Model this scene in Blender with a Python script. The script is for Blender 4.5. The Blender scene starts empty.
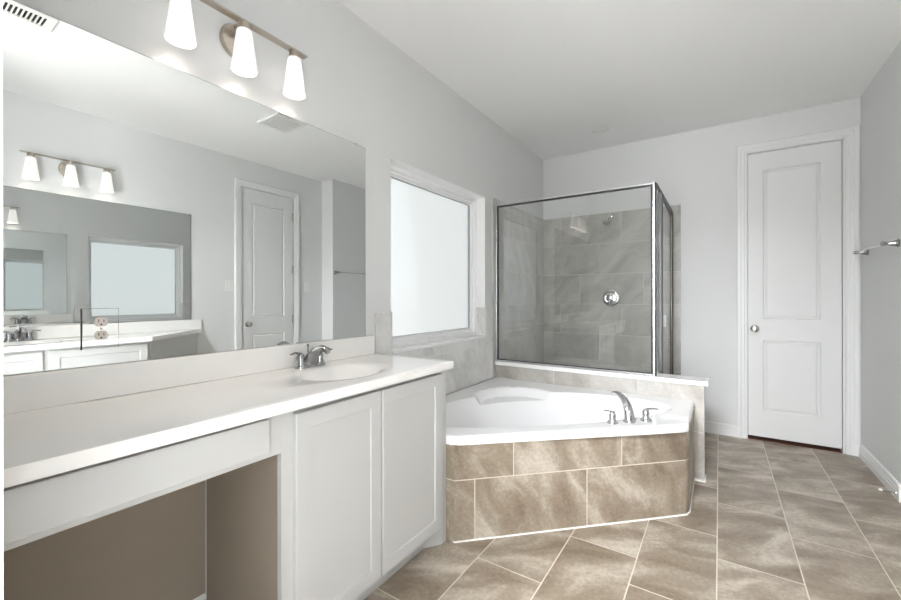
import bpy, bmesh, math, random
from math import sin, cos, pi, radians, sqrt, hypot, atan2
from mathutils import Vector, Matrix

SC = bpy.context.scene
COL = SC.collection

# ------------------------------------------------------------------ camera
cam = bpy.data.cameras.new('camera')
cam.sensor_width = 36.0
cam.lens = 402.4757 / 901 * 36.0
cam.shift_y = -(300 - 297.19) / 901
cam.clip_start = 0.01
camo = bpy.data.objects.new('camera', cam)
COL.objects.link(camo)
camo.matrix_world = (Matrix.Translation((1.6288, 0.0, 1.2172)) @ Matrix.Rotation(0.5891, 4, 'Z')
                     @ Matrix.Rotation(pi / 2, 4, 'X') @ Matrix.Rotation(-0.0013, 4, 'Z'))
SC.camera = camo

# ------------------------------------------------------------------ world, exposure
w = bpy.data.worlds.new('world')
SC.world = w
w.use_nodes = True
wn = w.node_tree.nodes
wn.clear()
sky = wn.new('ShaderNodeTexSky')
sky.sky_type = 'HOSEK_WILKIE'
sky.sun_direction = Vector((0.5, 0.3, 0.8)).normalized()
sky.turbidity = 4.0
bg = wn.new('ShaderNodeBackground')
bg.inputs['Strength'].default_value = 0.9
wo = wn.new('ShaderNodeOutputWorld')
w.node_tree.links.new(sky.outputs[0], bg.inputs[0])
w.node_tree.links.new(bg.outputs[0], wo.inputs[0])
SC.view_settings.view_transform = 'Standard'
SC.view_settings.look = 'None'
SC.view_settings.gamma = 1.0
SC.view_settings.use_curve_mapping = False
SC.view_settings.exposure = 0.62
WINDOW_E = 0.90          # frosted bathroom window
BEDROOM_E = 10.0         # added glowing fill window, unseen behind the camera
BEDROOM_LAMP = 240.0    # added area fill, unseen behind the camera
BEDROOM_LAMP_B = 60.0  # added point fills, unseen behind the camera
SHADE_E = 0.55          # lit glass lamp shades
BULB_W = 3.2           # bulb inside each shade
try:
    SC.cycles.use_denoising = True
    SC.cycles.max_bounces = 16
    SC.cycles.diffuse_bounces = 8
    SC.cycles.glossy_bounces = 12
    SC.cycles.transparent_max_bounces = 24
    SC.cycles.sample_clamp_indirect = 6.0
    SC.cycles.caustics_reflective = False
    SC.cycles.caustics_refractive = False
except Exception:
    pass

# ------------------------------------------------------------------ measured plan (metres)
CEIL = 2.74
YB = 4.296              # back wall
XR = 2.526              # right wall, the part that stands forward
XW = 2.74               # right wall, the part behind the second vanity
YC = 3.47               # corner between the two
YE = 0.098              # inner face of the entry wall
CT = 0.90               # worktop height
DK = 0.525              # tub deck height
YG = 3.127              # face of the half wall


# ------------------------------------------------------------------ mesh builder
class MB:
    def __init__(self):
        self.bm = bmesh.new()

    def box(self, a, b, bev=0.0, seg=2):
        x0, y0, z0 = [min(p, q) for p, q in zip(a, b)]
        x1, y1, z1 = [max(p, q) for p, q in zip(a, b)]
        v = [self.bm.verts.new(p) for p in ((x0, y0, z0), (x1, y0, z0), (x1, y1, z0), (x0, y1, z0),
                                            (x0, y0, z1), (x1, y0, z1), (x1, y1, z1), (x0, y1, z1))]
        fs = [self.bm.faces.new([v[i] for i in q]) for q in
              ((0, 3, 2, 1), (4, 5, 6, 7), (0, 1, 5, 4), (1, 2, 6, 5), (2, 3, 7, 6), (3, 0, 4, 7))]
        if bev > 0:
            ed = list({e for f in fs for e in f.edges})
            bmesh.ops.bevel(self.bm, geom=ed, offset=bev, segments=seg, profile=0.5, affect='EDGES', clamp_overlap=True)
        return self

    def prism(self, pts, z0, z1):
        n = len(pts)
        lo = [self.bm.verts.new((p[0], p[1], z0)) for p in pts]
        hi = [self.bm.verts.new((p[0], p[1], z1)) for p in pts]
        self.bm.faces.new(list(reversed(lo)))
        self.bm.faces.new(hi)
        for i in range(n):
            j = (i + 1) % n
            self.bm.faces.new((lo[i], lo[j], hi[j], hi[i]))
        return self

    def rings(self, rings, cap0=True, cap1=True, closed=True):
        vr = [[self.bm.verts.new(p) for p in r] for r in rings]
        n = len(vr[0])
        m = n if closed else n - 1
        for a, b in zip(vr, vr[1:]):
            for i in range(m):
                j = (i + 1) % n
                self.bm.faces.new((a[i], a[j], b[j], b[i]))
        if cap0:
            self.bm.faces.new(list(reversed(vr[0])))
        if cap1:
            self.bm.faces.new(vr[-1])
        return vr

    def lathe(self, c, axis, prof, n=28, cap0=True, cap1=True):
        """prof: (radius, distance along axis)"""
        ax = Vector(axis).normalized()
        u = ax.orthogonal().normalized()
        v = ax.cross(u)
        c = Vector(c)
        rs = []
        for r, d in prof:
            r = max(r, 1e-4)
            rs.append([c + ax * d + (u * cos(2 * pi * i / n) + v * sin(2 * pi * i / n)) * r for i in range(n)])
        self.rings(rs, cap0, cap1)
        return self

    def tube(self, pts, rad, n=14, squash=None, ref=None):
        """sweep a round (or squashed) section along pts; rad number or list"""
        P = [Vector(p) for p in pts]
        rs = []
        ref = Vector(ref) if ref is not None else None
        for i, p in enumerate(P):
            t = (P[min(i + 1, len(P) - 1)] - P[max(i - 1, 0)]).normalized()
            if ref is None:
                ref = Vector((0, 0, 1)) if abs(t.z) < 0.9 else Vector((1, 0, 0))
                ref = (ref - t * ref.dot(t)).normalized()
            ref = (ref - t * ref.dot(t)).normalized()
            s = t.cross(ref)
            r = rad[i] if isinstance(rad, (list, tuple)) else rad
            q = squash[i] if isinstance(squash, (list, tuple)) else (squash or 1.0)
            rs.append([p + ref * cos(2 * pi * k / n) * r * q + s * sin(2 * pi * k / n) * r for k in range(n)])
        self.rings(rs)
        return self

    def merge(self, other):
        me = bpy.data.meshes.new('tmp')
        other.bm.to_mesh(me)
        self.bm.from_mesh(me)
        bpy.data.meshes.remove(me)
        return self

    def xform(self, M):
        bmesh.ops.transform(self.bm, matrix=M, verts=self.bm.verts)
        return self


def uv_project(me, swap=False):
    """metric UVs: along the face's horizontal tangent, and up (plan x,y on level faces)"""
    uvl = me.uv_layers.new(name='metric')
    for poly in me.polygons:
        n = poly.normal
        for li in poly.loop_indices:
            p = me.vertices[me.loops[li].vertex_index].co
            if abs(n.z) > 0.7:
                uv = (p.y, p.x) if swap else (p.x, p.y)
            else:
                t = Vector((-n.y, n.x, 0)).normalized()
                uv = (p.dot(t), p.z)
            uvl.data[li].uv = uv


def obj(name, mb, mat, parent=None, smooth=False, origin=None, world=True, angle=35, swap=False, recalc=True):
    """links mb as ONE mesh object. Coordinates are world ones when world=True (parent not rotated)."""
    bm = mb.bm
    if recalc:
        bmesh.ops.recalc_face_normals(bm, faces=bm.faces)
    me = bpy.data.meshes.new(name)
    bm.to_mesh(me)
    bm.free()
    uv_project(me, swap)
    off = Vector((0, 0, 0))
    if parent is not None and world:
        off = root_world(parent)
    if origin is not None and parent is None:
        off = Vector(origin)
    if off.length > 0:
        me.transform(Matrix.Translation(-off))
    if smooth:
        for p in me.polygons:
            p.use_smooth = True
        try:
            me.set_sharp_from_angle(angle=radians(angle))
        except Exception:
            pass
    me.materials.append(mat)
    o = bpy.data.objects.new(name, me)
    COL.objects.link(o)
    if parent is not None:
        o.parent = parent
    elif origin is not None:
        o.location = origin
    return o


def root_world(o):
    p = Vector((0, 0, 0))
    while o is not None:
        p += o.location
        o = o.parent
    return p


def thing(name, label, cat, loc=(0, 0, 0), rotz=0.0, group=None):
    o = bpy.data.objects.new(name, None)
    o.empty_display_size = 0.05
    COL.objects.link(o)
    o.location = loc
    o.rotation_euler = (0, 0, rotz)
    o['label'] = label
    o['category'] = cat
    if group:
        o['group'] = group
    return o


def tag(o, label, cat, group=None):
    o['label'] = label
    o['category'] = cat
    if group:
        o['group'] = group
    return o


def struct(name, loc=(0, 0, 0), mb=None, mat=None, label=None, cat=None, **k):
    if mb is None:
        o = bpy.data.objects.new(name, None)
        o.empty_display_size = 0.05
        COL.objects.link(o)
        o.location = loc
    else:
        o = obj(name, mb, mat, **k)
    o['kind'] = 'structure'
    o['label'] = label
    o['category'] = cat
    return o


# ------------------------------------------------------------------ materials
class NT:
    def __init__(self, name):
        self.m = bpy.data.materials.new(name)
        self.m.use_nodes = True
        self.t = self.m.node_tree
        self.b = self.t.nodes['Principled BSDF']
        self.out = self.t.nodes['Material Output']

    def add(self, kind, **k):
        n = self.t.nodes.new(kind)
        for a, v in k.items():
            setattr(n, a, v)
        return n

    def link(self, a, b):
        self.t.links.new(a, b)

    def math(self, op, a, b=None):
        n = self.add('ShaderNodeMath', operation=op)
        for i, v in enumerate((a, b)):
            if v is None:
                continue
            if isinstance(v, (int, float)):
                n.inputs[i].default_value = v
            else:
                self.link(v, n.inputs[i])
        return n.outputs[0]


def simple(name, col, rough=0.5, metal=0.0, spec=0.5, bump=0.0, bscale=200.0, coat=0.0, var=0.0, vscale=4.0):
    t = NT(name)
    b = t.b
    b.inputs['Base Color'].default_value = (*col, 1)
    b.inputs['Roughness'].default_value = rough
    b.inputs['Metallic'].default_value = metal
    b.inputs['Specular IOR Level'].default_value = spec
    b.inputs['Coat Weight'].default_value = coat
    b.inputs['Coat Roughness'].default_value = 0.05
    tc = t.add('ShaderNodeTexCoord')
    if bump > 0:
        nz = t.add('ShaderNodeTexNoise')
        nz.inputs['Scale'].default_value = bscale
        nz.inputs['Detail'].default_value = 2.0
        t.link(tc.outputs['Object'], nz.inputs['Vector'])
        bp = t.add('ShaderNodeBump')
        bp.inputs['Strength'].default_value = bump
        bp.inputs['Distance'].default_value = 0.002
        t.link(nz.outputs['Fac'], bp.inputs['Height'])
        t.link(bp.outputs[0], b.inputs['Normal'])
    if var > 0:
        nz = t.add('ShaderNodeTexNoise')
        nz.inputs['Scale'].default_value = vscale
        nz.inputs['Detail'].default_value = 4.0
        t.link(tc.outputs['Object'], nz.inputs['Vector'])
        mx = t.add('ShaderNodeMix', data_type='RGBA')
        mx.inputs['A'].default_value = (*[c * (1 - var) for c in col], 1)
        mx.inputs['B'].default_value = (*[min(1, c * (1 + var)) for c in col], 1)
        t.link(nz.outputs['Fac'], mx.inputs['Factor'])
        t.link(mx.outputs['Result'], b.inputs['Base Color'])
    return t.m


def emit(name, col, strength, rough=0.3):
    t = NT(name)
    t.b.inputs['Base Color'].default_value = (0.4, 0.4, 0.4, 1)
    t.b.inputs['Roughness'].default_value = rough
    t.b.inputs['Emission Color'].default_value = (*col, 1)
    t.b.inputs['Emission Strength'].default_value = strength
    return t.m


def tile_mat(name, u0, v0, W=0.31, L=0.613, shift=0.2045, grout=0.004, ang=60.0,
             dark=(0.185, 0.142, 0.102), mid=(0.305, 0.252, 0.196), light=(0.55, 0.495, 0.425),
             groutcol=(0.64, 0.58, 0.50), rough=0.34, seed=0.0):
    t = NT(name)
    tc = t.add('ShaderNodeTexCoord')
    sp = t.add('ShaderNodeSeparateXYZ')
    t.link(tc.outputs['UV'], sp.inputs[0])
    u = t.math('SUBTRACT', sp.outputs[0], u0)
    v = t.math('SUBTRACT', sp.outputs[1], v0)
    vr = t.math('DIVIDE', v, W)
    row = t.math('FLOOR', vr)
    fv = t.math('MULTIPLY', t.math('SUBTRACT', vr, row), W)
    uu = t.math('DIVIDE', t.math('SUBTRACT', u, t.math('MULTIPLY', row, shift)), L)
    idx = t.math('FLOOR', uu)
    fu = t.math('MULTIPLY', t.math('SUBTRACT', uu, idx), L)
    du = t.math('MINIMUM', fu, t.math('SUBTRACT', L, fu))
    dv = t.math('MINIMUM', fv, t.math('SUBTRACT', W, fv))
    d = t.math('MINIMUM', du, dv)
    mr = t.add('ShaderNodeMapRange')
    mr.inputs['From Min'].default_value = grout * 0.5
    mr.inputs['From Max'].default_value = grout * 0.5 + 0.0012
    t.link(d, mr.inputs['Value'])
    # streaks, different on every tile
    idv = t.add('ShaderNodeCombineXYZ')
    t.link(idx, idv.inputs[0]); t.link(row, idv.inputs[1]); idv.inputs[2].default_value = seed
    wnz = t.add('ShaderNodeTexWhiteNoise', noise_dimensions='3D')
    t.link(idv.outputs[0], wnz.inputs['Vector'])
    a = radians(ang)
    al = t.math('ADD', t.math('MULTIPLY', sp.outputs[0], cos(a)), t.math('MULTIPLY', sp.outputs[1], sin(a)))
    ac = t.math('ADD', t.math('MULTIPLY', sp.outputs[0], -sin(a)), t.math('MULTIPLY', sp.outputs[1], cos(a)))
    cv = t.add('ShaderNodeCombineXYZ')
    t.link(t.math('MULTIPLY', al, 2.6), cv.inputs[0])
    t.link(t.math('MULTIPLY', ac, 5.2), cv.inputs[1])
    t.link(t.math('MULTIPLY', wnz.outputs['Value'], 37.0), cv.inputs[2])
    n1 = t.add('ShaderNodeTexNoise')
    n1.inputs['Scale'].default_value = 1.0
    n1.inputs['Detail'].default_value = 7.0
    n1.inputs['Roughness'].default_value = 0.58
    n1.inputs['Distortion'].default_value = 0.7
    t.link(cv.outputs[0], n1.inputs['Vector'])
    n2 = t.add('ShaderNodeTexNoise')
    n2.inputs['Scale'].default_value = 52.0
    n2.inputs['Detail'].default_value = 6.0
    n2.inputs['Roughness'].default_value = 0.7
    t.link(tc.outputs['UV'], n2.inputs['Vector'])
    f = t.math('ADD', t.math('MULTIPLY', n1.outputs['Fac'], 0.74), t.math('MULTIPLY', n2.outputs['Fac'], 0.26))
    rp = t.add('ShaderNodeValToRGB')
    cr = rp.color_ramp
    cr.elements[0].position = 0.36; cr.elements[0].color = (*dark, 1)
    cr.elements[1].position = 0.66; cr.elements[1].color = (*light, 1)
    e = cr.elements.new(0.50); e.color = (*mid, 1)
    t.link(f, rp.inputs[0])
    mx = t.add('ShaderNodeMix', data_type='RGBA')
    mx.inputs['A'].default_value = (*groutcol, 1)
    t.link(mr.outputs[0], mx.inputs['Factor'])
    t.link(rp.outputs[0], mx.inputs['B'])
    t.link(mx.outputs['Result'], t.b.inputs['Base Color'])
    rr = t.add('ShaderNodeMapRange')
    rr.inputs['To Min'].default_value = 0.8
    rr.inputs['To Max'].default_value = rough
    t.link(mr.outputs[0], rr.inputs['Value'])
    t.link(rr.outputs[0], t.b.inputs['Roughness'])
    bp = t.add('ShaderNodeBump')
    bp.inputs['Strength'].default_value = 0.5
    bp.inputs['Distance'].default_value = 0.0015
    t.link(mr.outputs[0], bp.inputs['Height'])
    t.link(bp.outputs[0], t.b.inputs['Normal'])
    return t.m


def clear_glass(name, tint=(0.985, 0.993, 0.99)):
    t = NT(name)
    t.t.nodes.remove(t.b)
    tr = t.add('ShaderNodeBsdfTransparent'); tr.inputs[0].default_value = (*tint, 1)
    gl = t.add('ShaderNodeBsdfGlossy'); gl.inputs['Roughness'].default_value = 0.0
    gl.inputs[0].default_value = (1, 1, 1, 1)
    ge = t.add('ShaderNodeNewGeometry')
    mr = t.add('ShaderNodeMapRange')
    mr.inputs['To Min'].default_value = 1.8
    mr.inputs['To Max'].default_value = 1 / 1.8
    t.link(ge.outputs['Backfacing'], mr.inputs['Value'])
    fr = t.add('ShaderNodeFresnel')
    t.link(mr.outputs[0], fr.inputs[0])
    mx = t.add('ShaderNodeMixShader')
    t.link(fr.outputs[0], mx.inputs[0]); t.link(tr.outputs[0], mx.inputs[1]); t.link(gl.outputs[0], mx.inputs[2])
    t.link(mx.outputs[0], t.out.inputs['Surface'])
    return t.m


def frosted_window(name):
    """daylit obscure glass: glows with the day outside and shows it blurred"""
    t = NT(name)
    em = t.add('ShaderNodeEmission'); em.inputs[0].default_value = (0.955, 1.0, 0.992, 1); em.inputs[1].default_value = WINDOW_E * 0.80
    rf = t.add('ShaderNodeBsdfRefraction'); rf.inputs['Roughness'].default_value = 0.32; rf.inputs['IOR'].default_value = 1.02
    ms = t.add('ShaderNodeMixShader'); ms.inputs[0].default_value = 0.35
    t.link(em.outputs[0], ms.inputs[1]); t.link(rf.outputs[0], ms.inputs[2])
    gl = t.add('ShaderNodeBsdfGlossy'); gl.inputs['Roughness'].default_value = 0.25
    fr = t.add('ShaderNodeFresnel'); fr.inputs[0].default_value = 1.3
    m2 = t.add('ShaderNodeMixShader')
    t.link(fr.outputs[0], m2.inputs[0]); t.link(ms.outputs[0], m2.inputs[1]); t.link(gl.outputs[0], m2.inputs[2])
    t.link(m2.outputs[0], t.out.inputs['Surface'])
    return t.m


M = dict(
    wall=simple('wall_paint', (0.715, 0.72, 0.722), 0.75, spec=0.25, bump=0.22, bscale=170),
    ceil=simple('ceiling_paint', (0.875, 0.88, 0.882), 0.85, spec=0.2, bump=0.15, bscale=150),
    trim=simple('white_gloss_paint', (0.78, 0.785, 0.785), 0.32, spec=0.45),
    door=simple('door_paint', (0.73, 0.735, 0.735), 0.38, spec=0.45),
    cab=simple('cabinet_paint', (0.565, 0.572, 0.572), 0.36, spec=0.45),
    inner=simple('kneehole_paint', (0.33, 0.285, 0.235), 0.7, spec=0.2, var=0.08, vscale=3.0),  # brown tone puts the knee space shade into the colour
    counter=simple('cultured_marble', (0.93, 0.922, 0.91), 0.10, spec=0.5, var=0.015, vscale=5.0),
    splash=simple('cultured_marble_backsplash', (0.88, 0.868, 0.848), 0.12, spec=0.5, var=0.015, vscale=5.0),
    sill=simple('white_marble_sill', (0.92, 0.92, 0.915), 0.15),
    acrylic=simple('white_acrylic', (0.92, 0.92, 0.925), 0.10, spec=0.5),
    vinyl=simple('white_vinyl', (0.92, 0.925, 0.93), 0.3),
    gasket=simple('dark_gasket', (0.03, 0.03, 0.032), 0.5),
    seal=simple('grey_glazing_seal', (0.40, 0.40, 0.41), 0.5),
    dark_chrome=simple('dark_chrome', (0.42, 0.42, 0.43), 0.12, 1.0),
    chrome=simple('chrome', (0.66, 0.66, 0.67), 0.07, 1.0),
    nickel=simple('brushed_nickel', (0.52, 0.47, 0.41), 0.28, 1.0),
    side_alu=simple('dull_aluminium', (0.20, 0.203, 0.207), 0.5, 1.0),
    alu=simple('bright_aluminium', (0.78, 0.79, 0.80), 0.22, 1.0),
    satin=simple('satin_nickel', (0.55, 0.53, 0.50), 0.25, 1.0),
    mirror=simple('mirror_silver', (0.83, 0.85, 0.845), 0.0, 1.0),
    edge=simple('mirror_edge', (0.12, 0.14, 0.14), 0.3),
    plastic=simple('white_plastic', (0.78, 0.78, 0.76), 0.35),
    almond=simple('almond_plastic', (0.72, 0.65, 0.60), 0.35),
    dark=simple('dark_slot', (0.012, 0.012, 0.012), 0.6),
    rubber=simple('white_rubber', (0.80, 0.80, 0.78), 0.6),
    glass=clear_glass('clear_shower_glass'),
    frosted=frosted_window('frosted_glass'),
    clip=simple('clear_clip', (0.6, 0.62, 0.62), 0.15),
    shade=emit("lit_opal_glass", (1.0, 0.955, 0.89), SHADE_E, 0.2),
    bulb=emit('lit_bulb', (1.0, 0.90, 0.78), 2.2),
    bedwin=emit('bedroom_daylight', (0.98, 0.99, 1.0), BEDROOM_E),
    lens=simple('frosted_lens', (0.80, 0.80, 0.79), 0.4),
    floor_tile=tile_mat('floor_tile', 1.636, 0.687, W=0.3103, L=0.612, shift=0.407, ang=62, seed=1.0),
    shower_left_tile=tile_mat('shower_left_tile', 0.30, -0.096, seed=6.0, ang=-62, dark=(0.42, 0.41, 0.39), mid=(0.52, 0.51, 0.49), light=(0.62, 0.61, 0.59), groutcol=(0.62, 0.61, 0.59)),  # same tile as on the tub wall, shower shade put into a darker tone
    left_tile=tile_mat('left_wall_tile', 0.30, 0.20, seed=2.0, ang=-62, dark=(0.56, 0.55, 0.535), mid=(0.72, 0.71, 0.70), light=(0.82, 0.81, 0.80), groutcol=(0.78, 0.77, 0.76)),  # same tile, window brightness put into the lighter tone
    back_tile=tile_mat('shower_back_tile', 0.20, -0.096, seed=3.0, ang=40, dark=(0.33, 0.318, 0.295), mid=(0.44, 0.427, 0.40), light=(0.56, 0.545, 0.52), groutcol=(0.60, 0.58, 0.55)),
    half_tile=tile_mat('half_wall_tile', 0.325, 0.012, seed=4.0, ang=-58, dark=(0.36, 0.335, 0.30), mid=(0.50, 0.475, 0.445), light=(0.64, 0.62, 0.59), groutcol=(0.66, 0.64, 0.61)),  # same tile again, lightened to carry light from the window
    apron_tile=tile_mat('tub_apron_tile', 2.273, -0.004, seed=5.0, ang=-58),
    carpet=simple('bedroom_carpet', (0.70, 0.68, 0.65), 0.95, bump=0.4, bscale=400),
    grass=simple('garden_grass', (0.10, 0.17, 0.06), 0.9, var=0.3),
    hedge=simple('garden_hedge', (0.07, 0.11, 0.05), 0.9, var=0.4),
    red=simple('dark_red_carpet', (0.10, 0.035, 0.02), 0.9),
)

# ------------------------------------------------------------------ setting
WY1, WY2, WZ1, WZ2 = 1.7935, 2.9576, 0.893, 2.051      # window opening

fl = MB(); fl.box((-0.16, 0.03, -0.10), (XW + 0.12, YB + 0.45, 0.0))
struct('floor', mb=fl, mat=M['floor_tile'], swap=True, label='taupe stone look tile floor laid in staggered rows', cat='floor')
fl = MB(); fl.box((-0.6, -3.2, -0.10), (4.1, 0.03, 0.0))
struct('floor_bedroom', mb=fl, mat=M['carpet'], label='bedroom carpet behind the doorway', cat='floor')
ce = MB(); ce.box((-0.6, -3.2, CEIL), (4.1, YB + 0.12, CEIL + 0.1))
struct('ceiling', mb=ce, mat=M['ceil'], label='flat pale grey ceiling over the bathroom', cat='ceiling')

TH = 0.16
wl = MB()
wl.box((-TH, 0.03, 0), (0, WY1, CEIL))
wl.box((-TH, WY2, 0), (0, YB + 0.12, CEIL))
wl.box((-TH, WY1, 0), (0, WY2, WZ1 - 0.014))
wl.box((-TH, WY1, WZ2), (0, WY2, CEIL))
wall_left = struct('wall_left', mb=wl, mat=M['wall'], label='long light grey wall with the mirror and the frosted window', cat='wall')

DX1, DX2, DZ = 1.834, 2.423, 2.44                       # back door opening
wb = MB()
wb.box((0, YB, 0), (DX1 - 0.015, YB + 0.12, CEIL))
wb.box((DX2 + 0.015, YB, 0), (XW + 0.12, YB + 0.12, CEIL))
wb.box((DX1 - 0.015, YB, DZ + 0.015), (DX2 + 0.015, YB + 0.12, CEIL))
wall_back = struct('wall_back', mb=wb, mat=M['wall'], label='light grey far wall with the tall white door', cat='wall')
clo = MB(); clo.box((DX1 - 0.3, YB + 0.40, 0), (DX2 + 0.3, YB + 0.43, CEIL)); clo.box((DX1 - 0.3, YB + .12, 0), (DX1 - 0.27, YB + .43, CEIL)); clo.box((DX2 + .27, YB + .12, 0), (DX2 + .3, YB + .43, CEIL))
struct('wall_closet', mb=clo, mat=M['wall'], label='closet wall behind the far door', cat='wall')

wr = MB()
OY1, OY2 = 2.398, 3.040                                 # door in the right wall
wr.box((XW, 0.03, 0), (XW + 0.12, OY1 - 0.012, CEIL))
wr.box((XW, OY2 + 0.012, 0), (XW + 0.12, YC, CEIL))
wr.box((XW, OY1 - 0.012, DZ + 0.012), (XW + 0.12, OY2 + 0.012, CEIL))
wr.box((XR, YC, 0), (XW + 0.12, YB, CEIL))
wall_right = struct('wall_right', mb=wr, mat=M['wall'], label='grey right wall that steps forward at the towel bar', cat='wall')

we = MB()  # doorway narrowed on both sides to keep fill light off the vanities
we.box((-TH, 0.03, 0), (0.95, YE, CEIL))
we.box((1.80, 0.03, 0), (XW + 0.12, YE, CEIL))
we.box((0.95, 0.03, 2.44), (1.80, YE, CEIL))
struct('wall_entry', mb=we, mat=M['wall'], label='entry wall end at the left edge of the view', cat='wall')
wq = MB()
wq.box((-0.62, -3.2, 0), (-0.5, 0.03, CEIL))
wq.box((4.0, -3.2, 0), (4.12, 0.03, CEIL))
wq.box((-0.62, -3.3, 0), (4.12, -3.2, CEIL))
wq.box((-0.62, -0.0, 0), (-TH, 0.03, CEIL))
wq.box((XW + .12, 0.0, 0), (4.12, 0.03, CEIL))
wall_rear = struct('wall_rear', mb=wq, mat=M['wall'], label='bedroom walls behind the doorway', cat='wall')
bw = struct('window_2', loc=(1.4, -3.18, 0), label='tall bedroom window behind the camera', cat='window')  # made-up glowing window, fills the bathroom through the doorway
g = MB(); g.box((0.75, -3.195, 0.4), (2.05, -3.185, 2.4)); obj('pane', g, M['bedwin'], bw)
g = MB()
for a, b in (((.67, .32), (.75, 2.48)), ((2.05, .32), (2.13, 2.48)), ((.75, .32), (2.05, .4)), ((.75, 2.4), (2.05, 2.48)), ((1.38, .4), (1.42, 2.4))):
    g.box((a[0], -3.2, a[1]), (b[0], -3.16, b[1]))
obj('frame', g, M['trim'], bw)
bl = bpy.data.lights.new('bedroom_ceiling_lamp', 'AREA')  # added unseen area light, brightens the bathroom from behind the camera
bl.shape = 'RECTANGLE'; bl.size = 0.7; bl.size_y = 1.6
bl.energy = BEDROOM_LAMP
bl.color = (0.94, 0.972, 1.0)
blo = bpy.data.objects.new('bedroom_ceiling_lamp', bl)
COL.objects.link(blo)
blo.location = (1.12, -1.5, CEIL - 0.03)
for lx, ly in ((-0.2, -0.9), (0.2, -1.7)):
    bl = bpy.data.lights.new('bedside_lamp', 'POINT')  # added unseen point light, more fill for ceiling and walls
    bl.energy = BEDROOM_LAMP_B
    bl.shadow_soft_size = 0.16
    blo = bpy.data.objects.new('bedside_lamp', bl)
    COL.objects.link(blo)
    blo.location = (lx, ly, 0.85)

# outdoors, seen only as a blur through the frosted pane
g = MB(); g.box((-14, -6, -0.5), (-0.4, 12, -0.4))
struct('ground', mb=g, mat=M['grass'], label='garden outside the frosted window', cat='ground')
hb = MB()
rnd = random.Random(3)
hr = []
for i in range(41):
    y = -5 + i * 0.4
    h = 0.75 + 0.25 * rnd.random()
    hr.append([(-5.3 + .1 * rnd.random(), y, -0.45), (-5.0 + .1 * rnd.random(), y, h), (-6.0 - .1 * rnd.random(), y, h), (-6.2, y, -0.45)])
hb.rings(hr)
struct('garden_hedge', mb=hb, mat=M['hedge'], label='dim green hedge blurred behind the frosted window', cat='hedge')


# ---- tile on the walls (parts of the walls)
t1 = MB()
t1.box((0, 1.660, CT + 0.001), (0.011, WY1 - 0.002, 1.132), 0.002)
t1.box((0, 1.680, DK + .002), (0.011, WY1 + 0.002, CT))
t1.box((0, WY1, DK + .002), (0.011, WY2, WZ1 - 0.014))
t1.box((0, WY2, DK + .002), (0.011, 3.078, 1.130), 0.002)
t1.box((-0.085, WY2 - 0.009, WZ1 + .004), (0.009, WY2, 1.130))
t1.box((-0.085, WY1, WZ1 + .004), (0.009, WY1 + 0.009, 1.130))
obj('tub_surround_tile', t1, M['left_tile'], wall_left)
t2 = MB()
t2.box((0, 3.078, DK), (0.013, YG, 2.074))
t2.box((0, YG, 0.0), (0.013, YB, 2.074))
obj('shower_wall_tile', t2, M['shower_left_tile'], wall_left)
t3 = MB(); t3.box((0.013, YB - 0.012, 0), (1.331, YB, 2.074))
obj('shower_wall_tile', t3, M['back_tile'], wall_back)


# ---- frosted window
win = struct('window_1', loc=(-0.1, 2.375, WZ1), label='white framed frosted glass window over the tub', cat='window')


def ring_x(mb, x0, x1, y1, y2, z1, z2, w, bev=0.0):
    mb.box((x0, y1, z1), (x1, y1 + w, z2), bev)
    mb.box((x0, y2 - w, z1), (x1, y2, z2), bev)
    mb.box((x0, y1 + w, z1), (x1, y2 - w, z1 + w), bev)
    mb.box((x0, y1 + w, z2 - w), (x1, y2 - w, z2), bev)


fz1 = WZ1 + 0.004
g = MB()
g.box((-0.0795, WY1, WZ2 - 0.004), (0.001, WY2, WZ2))
g.box((-0.0795, WY2 - 0.004, 1.132), (0.001, WY2, WZ2 - 0.004)); g.box((-0.0795, WY1, 1.132), (0.001, WY1 + 0.004, WZ2 - 0.004))
obj('window_reveal', g, M['vinyl'], wall_left)
g = MB(); ring_x(g, -0.150, -0.080, WY1, WY2, fz1, WZ2, 0.030, 0.003)
ring_x(g, -0.150, -0.098, WY1 + .03, WY2 - .03, fz1 + .03, WZ2 - .03, 0.018, 0.002)
obj('frame', g, M['vinyl'], win)
g = MB(); ring_x(g, -0.150, -0.112, WY1 + .048, WY2 - .048, fz1 + .048, WZ2 - .048, 0.016, 0.002)
sash = obj('sash', g, M['vinyl'], win)
g = MB(); ring_x(g, -0.134, -0.1105, WY1 + .063, WY2 - .063, fz1 + .063, WZ2 - .063, 0.003)
obj('gasket', g, M['seal'], sash)
g = MB(); g.box((-0.134, WY1 + .06, fz1 + .06), (-0.128, WY2 - .06, WZ2 - .06))
obj('pane', g, M['frosted'], win)
g = MB(); g.box((-0.085, WY1, WZ1 - 0.014), (0.016, WY2, WZ1 + 0.004), 0.003)
obj('window_sill', g, M['sill'], win)


# ---- half wall between tub and shower, with its cap
g = MB(); g.box((0.013, YG, 0), (1.545, 3.245, 0.632))
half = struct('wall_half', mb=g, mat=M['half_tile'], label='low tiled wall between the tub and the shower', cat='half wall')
g = MB(); g.box((0.013, 3.106, 0.632), (1.568, 3.268, 0.664), 0.004)
struct('trim_1', mb=g, mat=M['sill'], label='white marble cap on the low tiled wall', cat='wall cap')
g = MB(); g.box((1.494, 3.117, 0.0), (1.549, YG, 0.008)); g.box((1.545, YG, 0.0), (1.553, 3.25, 0.008))
struct('trim_3', mb=g, mat=M['splash'], label='pale grout bead at the foot of the low tiled wall', cat='grout bead')
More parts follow.
